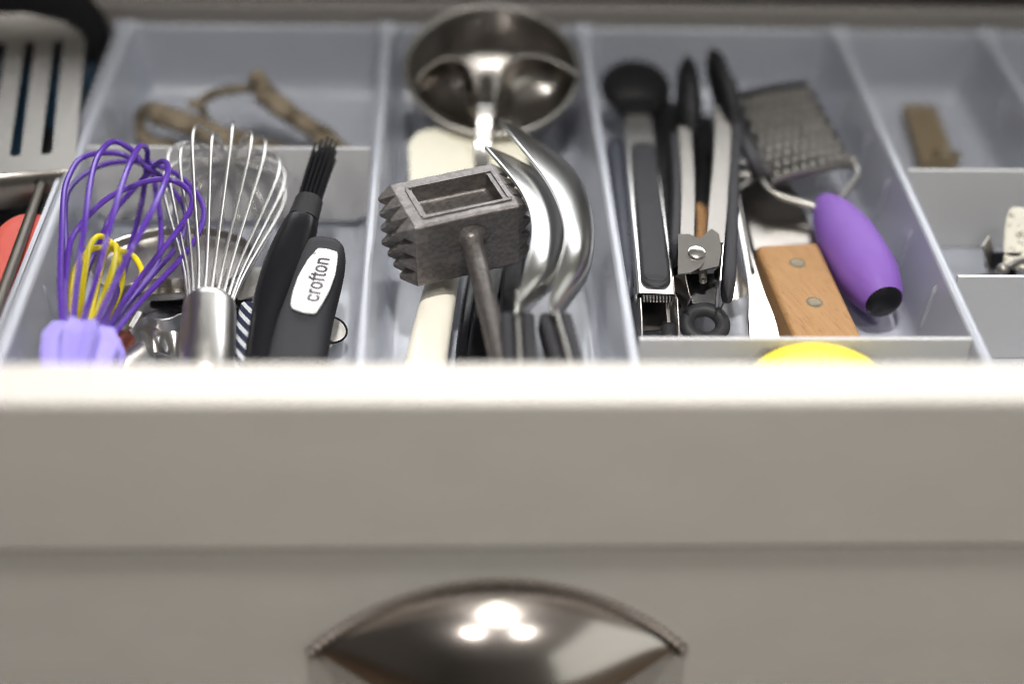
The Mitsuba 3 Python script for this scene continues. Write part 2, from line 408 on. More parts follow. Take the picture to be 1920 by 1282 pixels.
# ------------------------------------------------------------------ left compartment
t = thing('purple_whisk', 'large purple coated wire whisk with a lilac star-shaped handle collar', 'whisk')
LOOPS = [
 A([(-185.2, 536.9, 50), (-191.8, 570.9, 62), (-196.7, 603.8, 68), (-200.3, 628.4, 70), (-200.4, 642.8, 70), (-198.6, 658.2, 69), (-192.2, 665.4, 68), (-185.8, 669.2, 66), (-178.9, 670.6, 64), (-172.4, 668.8, 62), (-165.8, 669.6, 60), (-158.9, 668.3, 58), (-150.6, 664.5, 56), (-143.2, 657.5, 54), (-137.6, 650.6, 52), (-133.3, 640.2, 50), (-132.4, 628, 48), (-135.3, 613.7, 46), (-142.1, 596.7, 44), (-153.3, 573.7, 42), (-161.4, 550.1, 42), (-165.9, 536.3, 42)]),
 A([(-184.7, 539.4, 48), (-192.6, 579.2, 56), (-196.2, 600.4, 58), (-203.5, 637.2, 58), (-202.7, 650.7, 58), (-198.3, 663.5, 57), (-191.7, 675, 55), (-184.5, 679.4, 54), (-176.9, 681.7, 53), (-171.5, 680, 52), (-165.6, 674.9, 48), (-163.7, 667.6, 45), (-159.9, 653.3, 40), (-156.8, 637.1, 36), (-155.1, 618.5, 34), (-155.6, 607, 34), (-160.9, 583.5, 36), (-165.7, 555.9, 40), (-167.9, 539.6, 42)]),
 A([(-180.7, 532.8, 52), (-179.6, 545.4, 62), (-178.7, 562.6, 74), (-178.6, 577.3, 80), (-180.1, 594.7, 83), (-182.9, 625.1, 84), (-183, 640.4, 83), (-182.1, 654.8, 80), (-179.2, 662.6, 77), (-175, 663.4, 74), (-171.4, 663.9, 70), (-166.5, 660.7, 64), (-161.8, 661, 60), (-157.4, 662.5, 54), (-152.8, 661.9, 46), (-148.4, 659.4, 40), (-145.9, 651.8, 36), (-145.6, 638.4, 34), (-148.6, 622.4, 34), (-155.1, 604.2, 34), (-162.5, 571.5, 38), (-168.1, 542.9, 42)]),
 A([(-175.7, 535, 52), (-172.3, 545.4, 62), (-168.2, 552.8, 72), (-165.4, 565.8, 82), (-164.2, 577, 86), (-164, 595.9, 88), (-164.3, 618.7, 87), (-164.8, 637, 84), (-165, 652.5, 80), (-164.8, 660.2, 76), (-164.3, 665.1, 70), (-166.8, 667.1, 58), (-169.3, 666, 46), (-172.2, 654.4, 34), (-173.9, 634.4, 28), (-173.2, 610.5, 28), (-172.3, 583.8, 32), (-171.3, 549.6, 40)]),
 A([(-170.5, 530.3, 52), (-161.5, 548.3, 66), (-157.8, 554.5, 72), (-153.2, 561.8, 79), (-147.8, 580, 84), (-145.3, 598.1, 85), (-145.5, 619.3, 82), (-147.6, 635.1, 78), (-152.8, 651.2, 72), (-158.4, 658.6, 66), (-164.8, 662.2, 58), (-170.8, 660.4, 52), (-177.7, 655.8, 46), (-184.1, 650.3, 40), (-188.3, 639.8, 34), (-190.1, 630.1, 31), (-191.6, 617.7, 30), (-188.7, 582.9, 34), (-183.5, 548.3, 42)]),
 A([(-185.8, 543.2, 46), (-189.7, 563.8, 52), (-191.1, 584.5, 60), (-189.8, 593.6, 64), (-184.7, 603.6, 68), (-180.5, 613.1, 69), (-174.4, 621.8, 70), (-168, 628.6, 70), (-161.2, 633.8, 70), (-154.3, 638.3, 69), (-147, 640.2, 67), (-140.7, 637.4, 65), (-136.7, 632.6, 62), (-136.7, 626.6, 59), (-138.9, 618.6, 57), (-143.7, 607.4, 54), (-146.4, 601.4, 53), (-150.9, 591.4, 51), (-157.8, 575.1, 48), (-162.7, 558.2, 46), (-167.7, 538.3, 45)]),
]
for L in LOOPS:
    put(t + '__wire', sweep(L, ell(1.5, 1.5, 10), 130, up=None), 'purple_wire', True)
# lilac collar: a star-shaped cup, the handle goes on towards the front
p0, p1 = A((-175.9, 539.1, 46)), A((-178.4, 504.1, 30))
st = []
for i in range(72):
    a = i * 2 * np.pi / 72; r = 14.8 + 5.6 * abs(((i / 8.0) % 1) * 2 - 1) ** 1.2; st.append((r * math.cos(a), r * math.sin(a)))
st = A(st)
fan = lambda tt: st * (0.80 + 0.2 * min(1, tt * 5)) * (1 - 0.45 * max(0, tt - 0.25))
put(t + '__collar', sweep([p0, p0 * 0.5 + p1 * 0.5, p1], fan, 24), 'lilac', 25)

t = thing('yellow_whisk', 'small yellow coated wire whisk lying behind the wires of the purple whisk', 'whisk')
YL = [
 A([(-185, 546.7, 34), (-188.6, 558.5, 38), (-190.8, 576.7, 44), (-191.3, 589.9, 46), (-189, 599.1, 47), (-185.9, 606.2, 47), (-180.7, 610.5, 45), (-176.6, 612, 43), (-171.1, 611, 42), (-166.3, 610, 40), (-162.4, 604.8, 38), (-160.8, 600.5, 36), (-162.3, 594.8, 34), (-165.6, 583.8, 32), (-169.7, 565.3, 32), (-173.8, 544.6, 34)]),
 A([(-182.1, 544.2, 36), (-182.8, 557.6, 42), (-182.9, 570.1, 49), (-183.4, 585.7, 54), (-183.9, 597.2, 55), (-183.1, 606.2, 54), (-181, 610.6, 52), (-178.4, 611.6, 49), (-176, 611.1, 46), (-174, 610, 40), (-172.3, 606.5, 34), (-171.7, 595.6, 30), (-172.8, 577.5, 30), (-175, 550.9, 34)]),
 A([(-178, 544.2, 36), (-175.3, 553.4, 42), (-171.6, 561.4, 49), (-169.2, 572.2, 54), (-168.9, 585.2, 55), (-170.3, 596.4, 54), (-174.5, 605.8, 50), (-179.1, 608.1, 44), (-182.6, 606, 36), (-184.2, 597.9, 30), (-183.7, 580.1, 28), (-181.5, 553.4, 32)]),
]
for L in YL:
    put(t + '__wire', sweep(L, ell(1.55, 1.55, 10), 90, up=None), 'yellow_wire', True)
put(t + '__handle', sweep([A((-180.9, 551.3, 33)), A((-179.4, 526.4, 24))], ends(ell(7, 7), 0.1, 0.1), 16), 'yellow_wire', True)

t = thing('steel_whisk', 'steel balloon whisk with many thin wires and a shiny thick round handle', 'whisk')
B, TIP = A((-121.7, 570.7, 40)), A((-127.5, 696.8, 44))
axd = unit(TIP - B); sd = unit(np.cross(axd, [0, 0, 1])); upd = np.cross(sd, axd); LL = np.linalg.norm(TIP - B)
for k in range(10):
    a = (k + 0.35) * np.pi / 10; d = math.cos(a) * sd + math.sin(a) * upd
    sc = [1.0, 0.965, 1.04, 0.985, 1.05, 0.96, 1.03, 0.975, 1.045, 0.99][k]; wd = [1.0, 1.03, 0.96, 1.05, 1.0, 0.97, 1.04, 0.95, 1.02, 1.0][k]
    half = [(-6, 10.6), (0, 10.9), (0.15, 14), (0.36, 20.6), (0.58, 28.0), (0.76, 32.8), (0.89, 31.5), (0.975, 21.5), (1.0, 8)]
    pr = [((s_ if s_ < 0 else s_ * LL * (sc if s_ > 0.5 else 1 + (sc - 1) * s_)), r_ * (wd if r_ > 14 else 1)) for s_, r_ in half]
    off = (k % 5 - 2) * 0.5
    pts = [B + axd * s_ + d * r_ for s_, r_ in pr] + [B + axd * (pr[-1][0] + 1.2 + off)] + [B + axd * (s_ + 0.8 * (i > 6)) - d * r_ for i, (s_, r_) in reversed(list(enumerate(pr)))]
    put(t + '__wire', sweep(pts, ell(0.95, 0.95, 8), 110, up=None), 'steel_wire', True)
e = A((-117.7, 516.9, 32)); D = np.linalg.norm(e - B)
put(t + '__handle', along(lathe([(0, -1.0), (8, -0.6), (11.6, 0.6), (12.9, 3.0), (13.2, 6), (13.4, D * 0.6), (12.5, D - 4), (10, D - 1), (0, D)], 64), B, e), 'steel_soft', 40)

t = thing('basting_brush', 'black silicone basting brush with long thin bristles beside the steel whisk', 'brush')
fz0, fz1 = A((-76.7, 640.7, 55)), A((-79.5, 626.9, 51))
put(t + '__ferrule', sweep([fz0, fz1], lambda q: ell(7.4 + 0.9 * q, 6.6 + 0.8 * q, 24), 8), 'black_rubber', 40)
w = table([0, .12, .3, .5, .7, 1], [8.2, 9.8, 11.0, 10.2, 8.4, 8.0], [7.4, 8.6, 9.2, 8.6, 8, 7.5])
put(t + '__handle', sweep([A((-79.3, 627.9, 51)), A((-82.6, 614, 47)), A((-88, 590.2, 41)), A((-91.5, 569.8, 36)), A((-93.4, 550.4, 31)), A((-94.1, 525, 25))], ends(lambda q: ell(*w(q), 28, 0.85), 0, 0.06), 50), 'black_plastic', True)
bx, by = unit(fz0 - fz1), None
bs = unit(np.cross(bx, [0, 0, 1])); bu = np.cross(bs, bx)
for i in range(5):
    for j in range(3):
        o = fz0 + bs * (i - 2) * 2.3 + bu * (j - 1) * 2.9
        ln = 37 + [0, 3, 5, 4, 2][i] - 3.0 * (2 - j)
        q = o + bx * ln + bs * (i - 2) * 0.45 + bu * (j - 1) * 0.6
        put(t + '__bristle', cat(sweep([o - bx * 3, o * 0.5 + q * 0.5 + bu * 0.5, q], lambda z: ell(1.15 - 0.3 * z, 1.15 - 0.3 * z, 8), 8, up=(1, 0, 0)), ball(q, 1.05, 1)), 'black_plastic', True)

t = thing('labelled_peeler_handle', 'black rubber utensil handle carrying a white name label', 'kitchen utensil')
hp = [A((-65.9, 615.4, 44)), A((-67.9, 602.9, 42)), A((-71.3, 585.8, 37.5)), A((-74.3, 569.4, 33)), A((-76.3, 541.6, 28)), A((-76.7, 518.3, 24))]
w = table([0, .1, .3, .5, .75, 1], [7.5, 11.0, 13.2, 14.0, 14.3, 13], [9, 10, 10.5, 10.5, 10.5, 10])
put(t + '__handle', sweep(hp, ends(lambda q: ell(*w(q), 36, 0.62), 0.10, 0.05), 60), 'grey_rubber', 50)
lab = A([(-68.7, 596.9, 54.3), (-63.8, 596.2, 54.1), (-58.8, 594.4, 53.4), (-58.8, 589.1, 51.9), (-59.5, 580.8, 49.6), (-61.7, 571.7, 47), (-64.5, 564.4, 44.9), (-68, 557.3, 42.7), (-73.6, 557.9, 42.9), (-79.5, 560.3, 43.7), (-80.4, 563.1, 44.5), (-79.6, 570.9, 46.9), (-77.6, 579.6, 49.4), (-73.6, 589.5, 52.2)])
c0 = lab.mean(0); ly = unit(A((-67.6, 592.3, 52.9)) - A((-72.6, 563.1, 44.5))); u_, s_, vt = np.linalg.svd(lab - c0); nz = vt[2] * np.sign(vt[2][2]); lx = unit(np.cross(ly, nz)); ly = np.cross(nz, lx)
poly = Polygon([((p - c0) @ lx, (p - c0) @ ly) for p in lab]).buffer(-2).buffer(2)
n_ = put(t + '__name_label', place(trimesh.creation.extrude_polygon(poly, 1.2, engine='earcut'), c0 - nz * 0.55, lx, ly), 'label_white', False, 'white label with dark thin lettering')
tx = meshkit.text_mesh('crofton', 1.0, 0.12, True); tx.apply_translation(-tx.bounds.mean(0)); b_ = tx.extents
tx.apply_scale([27.5 / b_[0], 8.4 / b_[1], 1]); tx.apply_translation([0, 0, 0.74])
put(n_ + '__lettering', place(tx, c0 + ly * 1.0 + lx * 0.4, ly, -lx), 'ink', False)
tr_ = meshkit.text_mesh('®', 1.9, 0.12); tr_.apply_translation([0, 0, 0.6])
put(n_ + '__lettering', place(tr_, c0 + ly * 16.0 - lx * 3.2, ly, -lx), 'ink', False)

t = thing('old_nutcracker', 'weathered brown hinged nutcracker lying open in the rear left compartment', 'nutcracker')
rr = lambda a, b: (lambda q: ell(a * (1 + 0.12 * math.sin(13 * q) + 0.08 * math.sin(29 * q + 1)), b * (1 + 0.1 * math.sin(17 * q + 2)), 14))
put(t + '__arm', sweep([A((-187.3, 782.3, 26)), A((-175, 779.4, 24)), A((-158.4, 774.8, 20)), A((-138.9, 771, 14)), A((-116.1, 768.5, 8)), A((-102.3, 760.6, 6))], ends(rr(8.5, 6.5), 0.04, 0.06), 40), 'bark', True)
put(t + '__loop', sweep([A((-186.2, 788.7, 25)), A((-194.4, 791, 21)), A((-196.8, 787.9, 14)), A((-193, 780.5, 8)), A((-183.1, 775.8, 7)), A((-172.9, 775.2, 9))], ends(rr(4.2, 4.2), 0.05, 0.05), 36), 'bark', True)
put(t + '__link', sweep([A((-163.9, 783.1, 34)), A((-157.2, 781, 33)), A((-153.6, 787.2, 34)), A((-145.6, 790.4, 36)), A((-136, 792.8, 37)), A((-124.5, 791.2, 38))], ends(rr(2.9, 2.9), 0.1, 0), 36), 'bark', True)
put(t + '__link', sweep([A((-157.3, 782.3, 33)), A((-155.2, 782.8, 26)), A((-155.2, 780.9, 18))], ends(rr(2.6, 2.6), 0.05, 0.2), 20), 'bark', True)
put(t + '__hinge', sweep([A((-124.3, 795.6, 46)), A((-119.5, 790.7, 42)), A((-118.6, 789.5, 36))], ends(rr(5.4, 6.5), 0.2, 0.2), 20), 'bark', True)
put(t + '__arm', sweep([A((-119.7, 789.9, 38)), A((-109.1, 783.4, 32)), A((-96, 778.5, 24)), A((-83.2, 776.4, 15)), A((-70, 769.8, 6)), A((-66.3, 762.6, 5))], ends(rr(8.0, 5.0), 0.05, 0.06), 40), 'bark', True)

t = thing('oval_tin_lid', 'shallow shiny oval metal lid lying under the two large whisks', 'lid')
lp = lathe([(0, 0), (38, 0), (41.5, 1.2), (42.6, 3.0), (43.2, 6.0), (44.2, 6.4), (44.4, 5.4), (43.8, 2.5), (42.4, 0.2), (40, -1.0), (0, -1.0)], 72)
lp.apply_scale([1.0, 0.58, 1.0])
put(t + '__plate', place(lp, A((-150.8, 628.7, 19)), (0.99, 0.04, 0.05), (-0.02, 0.98, 0.16)), 'steel_satin', 35)

t = thing('fluted_cookie_cutter', 'small fluted steel cookie cutter between the purple and the steel whisk', 'cookie cutter')
cc = A((-153.1, 596.4, 12)); fl = []
for i in range(160):
    a = i * 2 * np.pi / 160; r = 17.0 + 1.5 * abs(math.sin(4 * a + 0.6)); fl.append(cc + A([1.25 * r * math.cos(a), r * math.sin(a), 0]))
put(t + '__ring', sweep(fl, rrect(0.6, 21, 0.2, 2), raw=True, closed=True), 'steel_soft', 30)
put(t + '__rolled_edge', sweep([p + A([0, 0, 10.6]) for p in fl], ell(0.7, 0.7, 8), raw=True, closed=True), 'steel', True)

t = thing('bent_steel_strip', 'crumpled shiny steel piece below the fluted cutter', 'metal piece')
put(t + '__blade', sheet(loft([A([(-161, 578.2, 15), (-153.3, 579.2, 17), (-145.5, 579.9, 15), (-138.4, 576.8, 14)]), A([(-158.8, 572.8, 13), (-151.5, 571.3, 17), (-145.9, 573.2, 12), (-137.8, 571.4, 12)]), A([(-155.3, 563.2, 11), (-149.8, 564.1, 13), (-144.6, 565.6, 9), (-137.1, 563.9, 9)])], 14, 16), 0.7), 'steel', 40)

t = thing('small_red_handled_tool', 'small tool with a reddish brown wooden handle in front of the purple wires', 'kitchen tool')
put(t + '__handle', sweep([A((-163.8, 564.2, 24)), A((-167.5, 549.8, 22)), A((-170.4, 537.1, 20))], ends(ell(5.2, 5.2, 14), 0.05, 0.1), 20), 'red_wood', 40)
put(t + '__shaft', sweep([A((-160.5, 582.6, 24)), A((-163.6, 566, 24))], ell(2.6, 2.6, 12), 8), 'steel', True)

t = thing('grey_tube_handle', 'matte silver grey tube lying left of the steel whisk handle', 'tube')
put(t + '__tube', sweep([A((-146.7, 544.2, 32)), A((-160, 536, 26)), A((-165.5, 526.4, 24))], ends(ell(6.4, 6.4, 24), 0.06, 0), 16), 'steel_satin', 40)

def stripe(p, n, uv):
    q = (p.x * 0.9 + p.z * 0.8 + p.y * 0.62) * 165
    w1 = smoothstep(0.35, 0.5, dr.abs(2 * (q - dr.floor(q)) - 1)); w2 = smoothstep(0.8, 0.9, noise(q * 0.7, p.x * 300, p.y * 90))
    return mix(mix((0.72, 0.74, 0.78), (0.03, 0.035, 0.07), w1), (0.20, 0.26, 0.40), w2)
mat('striped', proc(stripe), 0.2)
t = thing('striped_stick', 'white stick with dark blue diagonal stripes between the whisk handle and the basting brush', 'stick')
put(t + '__stick', sweep([A((-105.5, 591.7, 22)), A((-105.7, 574, 19)), A((-104.5, 536.8, 15))], ends(ell(5.4, 5.4, 24), 0.05, 0.05), 20), 'striped', 40)

t = thing('white_measuring_spoon', 'small white spoon with a dark rim right of the labelled handle', 'spoon')
sp = A((-64.6, 579.5, 14))
put(t + '__bowl', place(lathe([(0, -3), (4, -2.6), (7.5, -1), (9.2, 1.5), (9.6, 1.5), (7.9, -1.6), (4.2, -3.4), (0, -3.9)], 32), sp, (0.5, 0.86, 0), (-0.86, 0.5, 0.25)), 'white_plastic', 40)
put(t + '__rim', sweep([sp + A([9.7 * (0.5 * math.cos(a) - 0.83 * math.sin(a)), 9.7 * (0.86 * math.cos(a) + 0.48 * math.sin(a)), 1.6 + 2.3 * math.sin(a)]) for a in np.linspace(0, 2 * np.pi, 41)[:-1]], ell(0.55, 0.55, 8), raw=True, closed=True, up=(0, 0, 1)), 'black_plastic', True)
put(t + '__stem', sweep([A((-62, 572.8, 13)), A((-65.6, 566.9, 10)), A((-67.4, 553.2, 8))], ell(1.8, 1.2, 10), 14), 'steel', True)

t = thing('flat_steel_tip', 'flat steel utensil tip between the steel whisk and the basting brush', 'utensil')
put(t + '__blade', sheet(loft([A([(-119.2, 618.7, 20), (-111.3, 624.5, 20), (-102.3, 629.9, 19)]), A([(-117.4, 611.8, 18), (-109.4, 615.7, 18), (-100.2, 619, 17)]), A([(-113.9, 604.2, 16), (-106.3, 607, 16), (-101.3, 612.1, 15)])], 12, 12), 0.9), 'steel_satin', 40)

t = thing('black_flat_handle', 'flat black strip lying on the tray floor beneath the oval lid', 'kitchen utensil')
put(t + '__handle', sweep([A((-173.7, 625.4, 6)), A((-137.7, 614.4, 6)), A((-107.9, 615.5, 6))], ends(rrect(16, 7, 3), 0.05, 0.05), 20), 'black_plastic', 40)  # plain flat black strip across the tray floor

# ------------------------------------------------------------------ middle compartment
t = thing('steel_ladle_cup', 'round steel cup with a thick pinkish rim leaning at the back of the middle compartment', 'cup')
cc = A((23.8, 793.6, 52)); R = 53.0; tl = math.radians(19); yy = A([0, math.cos(tl), math.sin(tl)])
cup = lathe([(0, -36), (16, -35.4), (30, -33.4), (38.5, -30), (42.5, -26), (44.5, -21), (47.8, -10), (51.0, -1), (51.4, 0), (52.0, 0.9), (53.6, 0.9), (54.2, 0), (53.6, -1), (52.2, -1.6), (48.8, -10.4), (45.6, -21.4), (43.4, -26.8), (39, -31.2), (30.3, -34.6), (16.2, -36.6), (0, -37.2)], 96)
put(t + '__bowl', place(cup, cc, (1, 0, 0), yy), 'cup_steel', 35)
put(t + '__rim', place(trimesh.creation.torus(53.2, 1.6, 96, 12), cc + A([0, 0, 0.4]), (1, 0, 0), yy), 'steel_satin', True)

t = thing('two_lobed_steel_server', 'shiny steel server with two curled lobes and a strap handle resting inside the round cup', 'serving utensil')
put(t + '__lobe', sheet(loft([A([(-23.1, 777.5, 50), (-16.3, 783.6, 57), (-3.9, 790, 61), (5.9, 789.8, 59), (11.8, 784.7, 53), (15, 771, 44)]), A([(-22.3, 781.8, 44), (-14, 794.2, 41), (-2.7, 801.7, 40), (6.1, 802.3, 39), (12, 790.5, 38), (15.4, 772.1, 36)]), A([(-21, 777.4, 42), (-13.9, 781.6, 33), (-2.6, 769.9, 30), (5.2, 764, 29), (11.1, 758.5, 30), (15.5, 753.8, 32)])], 24, 28), 1.0), 'steel_dark', 50)
put(t + '__lobe', sheet(loft([A([(23.8, 752.3, 40), (26.1, 773.9, 48), (30.8, 785.7, 57), (41.1, 793.5, 61), (57.5, 791, 61), (76.7, 781.8, 54)]), A([(24.5, 754.3, 37), (28.9, 773.5, 39), (35.8, 787.2, 40), (45.1, 793.7, 41), (60.2, 797.2, 43), (75.7, 782.9, 49)]), A([(25.3, 754.6, 32), (31.9, 758.1, 30), (40.9, 761.4, 30), (51, 769.3, 30), (63.7, 779.3, 33), (74.2, 778.2, 46)])], 24, 28), 1.0), 'steel_dark', 50)
put(t + '__lobe_rim', sweep(A([(23.8, 752.3, 40), (26.1, 773.9, 48), (30.8, 785.7, 57), (41.1, 793.5, 61), (57.5, 791, 61), (76.7, 781.8, 54)]), ell(0.9, 0.9, 8), 60, up=None), 'steel', True)
put(t + '__lobe_rim', sweep(A([(-23.1, 777.5, 50), (-16.3, 783.6, 57), (-3.9, 790, 61), (5.9, 789.8, 59), (11.8, 784.7, 53), (15, 771, 44)]), ell(0.7, 0.7, 8), 60, up=None), 'steel_dull', True)
put(t + '__strap', sweep(A([(21.1, 812.8, 38), (20.1, 782.4, 44), (19.2, 757.1, 50), (18.9, 748, 51.5), (18.7, 744.3, 50), (18, 735.9, 44), (17.3, 727.9, 36), (16.8, 708.3, 28), (17.1, 681.1, 20)]), rrect(9.4, 1.6, 0.7), 60), 'steel', 30)

t = thing('cream_spatula', 'cream coloured rubber spatula lying under the meat tenderizer', 'spatula')
hd = Polygon([(-33, -38), (-36, 18), (-30, 29), (-20, 32), (34, 28), (37, -20), (33, -38)]).buffer(-6).buffer(6)
hm = trimesh.creation.extrude_polygon(hd, 6, engine='earcut')
o = A((5.7, 725.4, 19))
put(t + '__blade', place(hm, o + A([3, 0, 0]), (0.995, 0.0, -0.05), (0.02, 0.98, 0.18)), 'cream', 30)
w = table([0, .3, .6, 1], [6.0, 8.0, 9.6, 10.6], [5.0, 5.6, 6.4, 7.0])
put(t + '__handle', sweep([A((-0.6, 681.5, 16)), A((-3.5, 631, 22)), A((-8.8, 584.3, 25)), A((-12.7, 548.2, 26)), A((-14.9, 519.8, 26))], ends(lambda q: ell(*w(q), 24, 0.8), 0, 0.06), 40), 'cream_handle', True)

t = thing('meat_tenderizer', 'grey cast metal meat tenderizer with pointed teeth and a recessed top', 'meat tenderizer')
yaw = math.radians(19); ux = A([math.cos(yaw), math.sin(yaw), 0.03]); uy = A([-math.sin(yaw), math.cos(yaw), 0.0])
C = A((0.8, 611.5, 78)) - A([0, 0, 18.4])
hl, hw, hh = 28.6, 21.4, 18.4
bl = manifold3d.Manifold(manifold3d.Mesh(np.asarray(rbox(2 * hl, 2 * hw, 2 * hh, 1.6).vertices, np.float32), np.asarray(rbox(2 * hl, 2 * hw, 2 * hh, 1.6).faces, np.uint32)))
def mfd(m): return manifold3d.Manifold(manifold3d.Mesh(np.asarray(m.vertices, np.float32), np.asarray(m.faces, np.uint32)))
pit = rbox(41, 26, 26, 2.0); pit.apply_translation([1.5, -0.5, hh + 3.5]); bl = bl - mfd(pit)
bl = bl.refine_to_length(2.0).to_mesh(); hv = np.asarray(bl.vert_properties[:, :3], float)
hv += (meshkit.fbm(hv * 0.22, 3, 3)[:, None] - 0.5) * A([0.5, 0.5, 0.7])
head = put(t + '__head', place(trimesh.Trimesh(hv, bl.tri_verts, process=False), C, ux, uy), 'cast_metal', 30)
for yy_, zz_, lx_, lz_ in ((-14.6, hh + 0.2, 23.3, 1), (13.6, hh + 0.2, 23.3, 1)):
    put(head + '__frame_bar', place(trimesh.creation.box([47, 1.8, 1.2]), C + ux * 1.5 + uy * yy_ + A([0, 0, zz_]), ux, uy), 'cast_metal', False)
for xx_ in (-21.8, 24.8):
    put(head + '__frame_bar', place(trimesh.creation.box([1.8, 26.2, 1.2]), C + ux * xx_ + uy * -0.5 + A([0, 0, hh + 0.2]), ux, uy), 'cast_metal', False)
for sg in (-1, 1):
    for i in range(4):
        for j in range(4):
            hy, hz, L = 5.25, 4.5, 7.6
            b = A([[0, -hy, -hz], [0, hy, -hz], [0, hy, hz], [0, -hy, hz], [L, -0.9, -0.9], [L, 0.9, -0.9], [L, 0.9, 0.9], [L, -0.9, 0.9]]) * A([sg, 1, 1])
            m = trimesh.convex.convex_hull(b); m.apply_translation([sg * (hl - 0.8), -hw + hy * (2 * i + 1) + 0.4, -hh + hz * (2 * j + 1) + 0.5])
            put(t + '__tooth', place(m, C, ux, uy), 'cast_metal', False)
for s1, dy, dx in (('VERNOL', -9.5, -7), ('ATELIER', -4.6, 3)):
    q = meshkit.text_mesh(s1, 3.0, 0.5); q.apply_translation([-q.extents[0] / 2 + dx, dy, -9.75 + hh - 0.0]); q.apply_translation([0, 0, 0.25])
    put(head + '__cast_lettering', place(q, C, ux, uy), 'cast_metal', False)
hs = C - uy * (hw - 1) + ux * 1.5 + A([0, 0, 4.0]); he = A((25.9, 496.9, 44))
hdl = [hs + (he - hs) * k for k in (0, 0.03, 0.1, 0.4, 0.7, 1)]
w = table([0, .04, .1, .4, 1], [9.5, 7.4, 5.6, 5.2, 6.2])
put(t + '__handle', sweep(hdl, ends(lambda q: ell(w(q)[0], w(q)[0], 8 if False else 16), 0, 0.05), 50), 'cast_metal', 40)


def server(key, label, edge, mid, low, tang, sc0, sc1):
    t = thing(key, label, 'serving spoon')
    put(t + '__bowl', sheet(loft([edge, mid, low], 26, 40), 1.3), 'steel_mirror', True)
    put(t + '__edge', sweep(edge, ell(1.15, 1.15, 10), 80, up=None), 'steel_mirror', True)
    put(t + '__tang', sweep(tang, rrect(2.2, 17, 0.8), 40), 'steel_soft', 30)
    for d, off in ((-1, sc0), (1, sc1)):
        o = A([off, 0, -1.5])
        put(t + '__handle_scale', sweep([p + o for p in tang[1:]], ends(rrect(6.4, 15, 3.0), 0.10, 0.04), 40), 'grey_rubber', 40)


server('serving_spoon', 'polished steel serving spoon on edge, the left one of the pair beside the tenderizer',
       A([(17.5, 660.9, 76), (27.7, 632, 79), (36.1, 605.8, 80), (39.4, 581.8, 80), (37.7, 560.4, 79), (33.8, 542.8, 76), (30.5, 531.4, 72), (29.1, 524.3, 68)]),
       A([(19.3, 663.7, 74), (34.4, 642.7, 75), (46.7, 618.5, 75), (51.2, 590.7, 74), (48.9, 566.7, 73), (42.8, 546.7, 71), (34.8, 535.4, 68), (31.7, 529.9, 63)]),
       A([(21.1, 665.4, 72), (40, 653, 69), (54.8, 632.5, 66), (59, 603.6, 64), (55.8, 577.3, 62), (47.3, 555.5, 60), (37.5, 543.1, 58), (33.2, 536.9, 55)]),
       A([(31.2, 544.6, 62), (30.2, 535.9, 59), (30.1, 523.4, 56), (30.3, 511.2, 53), (30.3, 492.3, 48)]), -4.6, 5.2)
server('serving_spoon_001', 'polished steel serving spoon on edge, the right one of the pair, nearest the divider',
       A([(26.2, 696.3, 72), (38.3, 652.9, 78), (49.2, 618.3, 80), (54.5, 591.3, 80), (55, 569.5, 79), (51, 551.5, 76), (47.1, 537.7, 72), (46.4, 525.6, 67)]),
       A([(29.5, 696.9, 71), (46.7, 663.4, 74), (60.2, 630.9, 75), (65.3, 599.9, 74), (65, 575.9, 73), (60, 554.9, 71), (53.3, 540.9, 68), (49.1, 530, 63)]),
       A([(32.3, 698, 69), (52.1, 673.4, 68), (67.3, 646.3, 66), (71.8, 616, 63), (70.8, 590.8, 61), (66.1, 568.4, 58), (57.6, 550.4, 57), (51.1, 536.9, 55)]),
       A([(48.2, 548.9, 62), (47.8, 535.9, 59), (49.5, 523.4, 56), (51.7, 511.2, 53), (54.7, 492.2, 48)]), -4.6, 4.8)

for k, (pts, lb) in enumerate(((A([(27.1, 767.2, 22), (32.3, 739.2, 20), (29, 688.7, 15), (21.8, 627.3, 14), (15.3, 580.4, 14), (10.5, 531.6, 14)]), 'long black handle lying under the tenderizer head'),
                               (A([(16.9, 677, 8), (11.2, 634.1, 9), (6.8, 595.8, 9), (3.2, 536.3, 10)]), 'slim black handle between the cream handle and the tenderizer handle'),
                               (A([(37.2, 673.8, 14), (32.5, 624.6, 16), (29.9, 581.8, 20), (32.2, 520, 24)]), 'black handle hidden below the two serving spoons'))):
    t = thing('black_utensil_handle' + ('_%03d' % k if k else ''), lb, 'kitchen utensil')
    put(t + '__handle', sweep(pts, ends(rrect([12, 7, 12][k], [7, 6, 8][k], 2.6), 0.04, 0.04), 40), 'black_plastic', 40)

# ------------------------------------------------------------------ right-hand compartment
t = thing('closed_tongs', 'steel tongs with a round black nylon head and a soft black grip along the top', 'tongs')
tp = A([(114.9, 780.1, 36), (111.4, 734.8, 38), (109.1, 690, 40), (106.9, 645, 41), (105.1, 605, 41), (103.7, 578.3, 40)])
w = table([0, .2, .6, 1], [16, 18.0, 19.5, 19.6])
def chan(q):  # an open channel, thin sheet: top and two sides
    a = w(q)[0] / 2; return A([(-a, -11), (-a, -1), (-a + 1, 0), (a - 1, 0), (a, -1), (a, -11), (a - .9, -11), (a - .9, -1.2), (a - 1.3, -.9), (-a + 1.3, -.9), (-a + .9, -1.2), (-a + .9, -11)])
put(t + '__arm', sweep(tp, chan, 50, caps=False), 'steel_wire', 30)
gp = [p + A([0, 0, 0.6]) for p in A([(112.6, 728.2, 38.3), (109.7, 690, 40), (107.2, 645, 41), (105.3, 605, 41), (103.8, 582.2, 40.2)])]
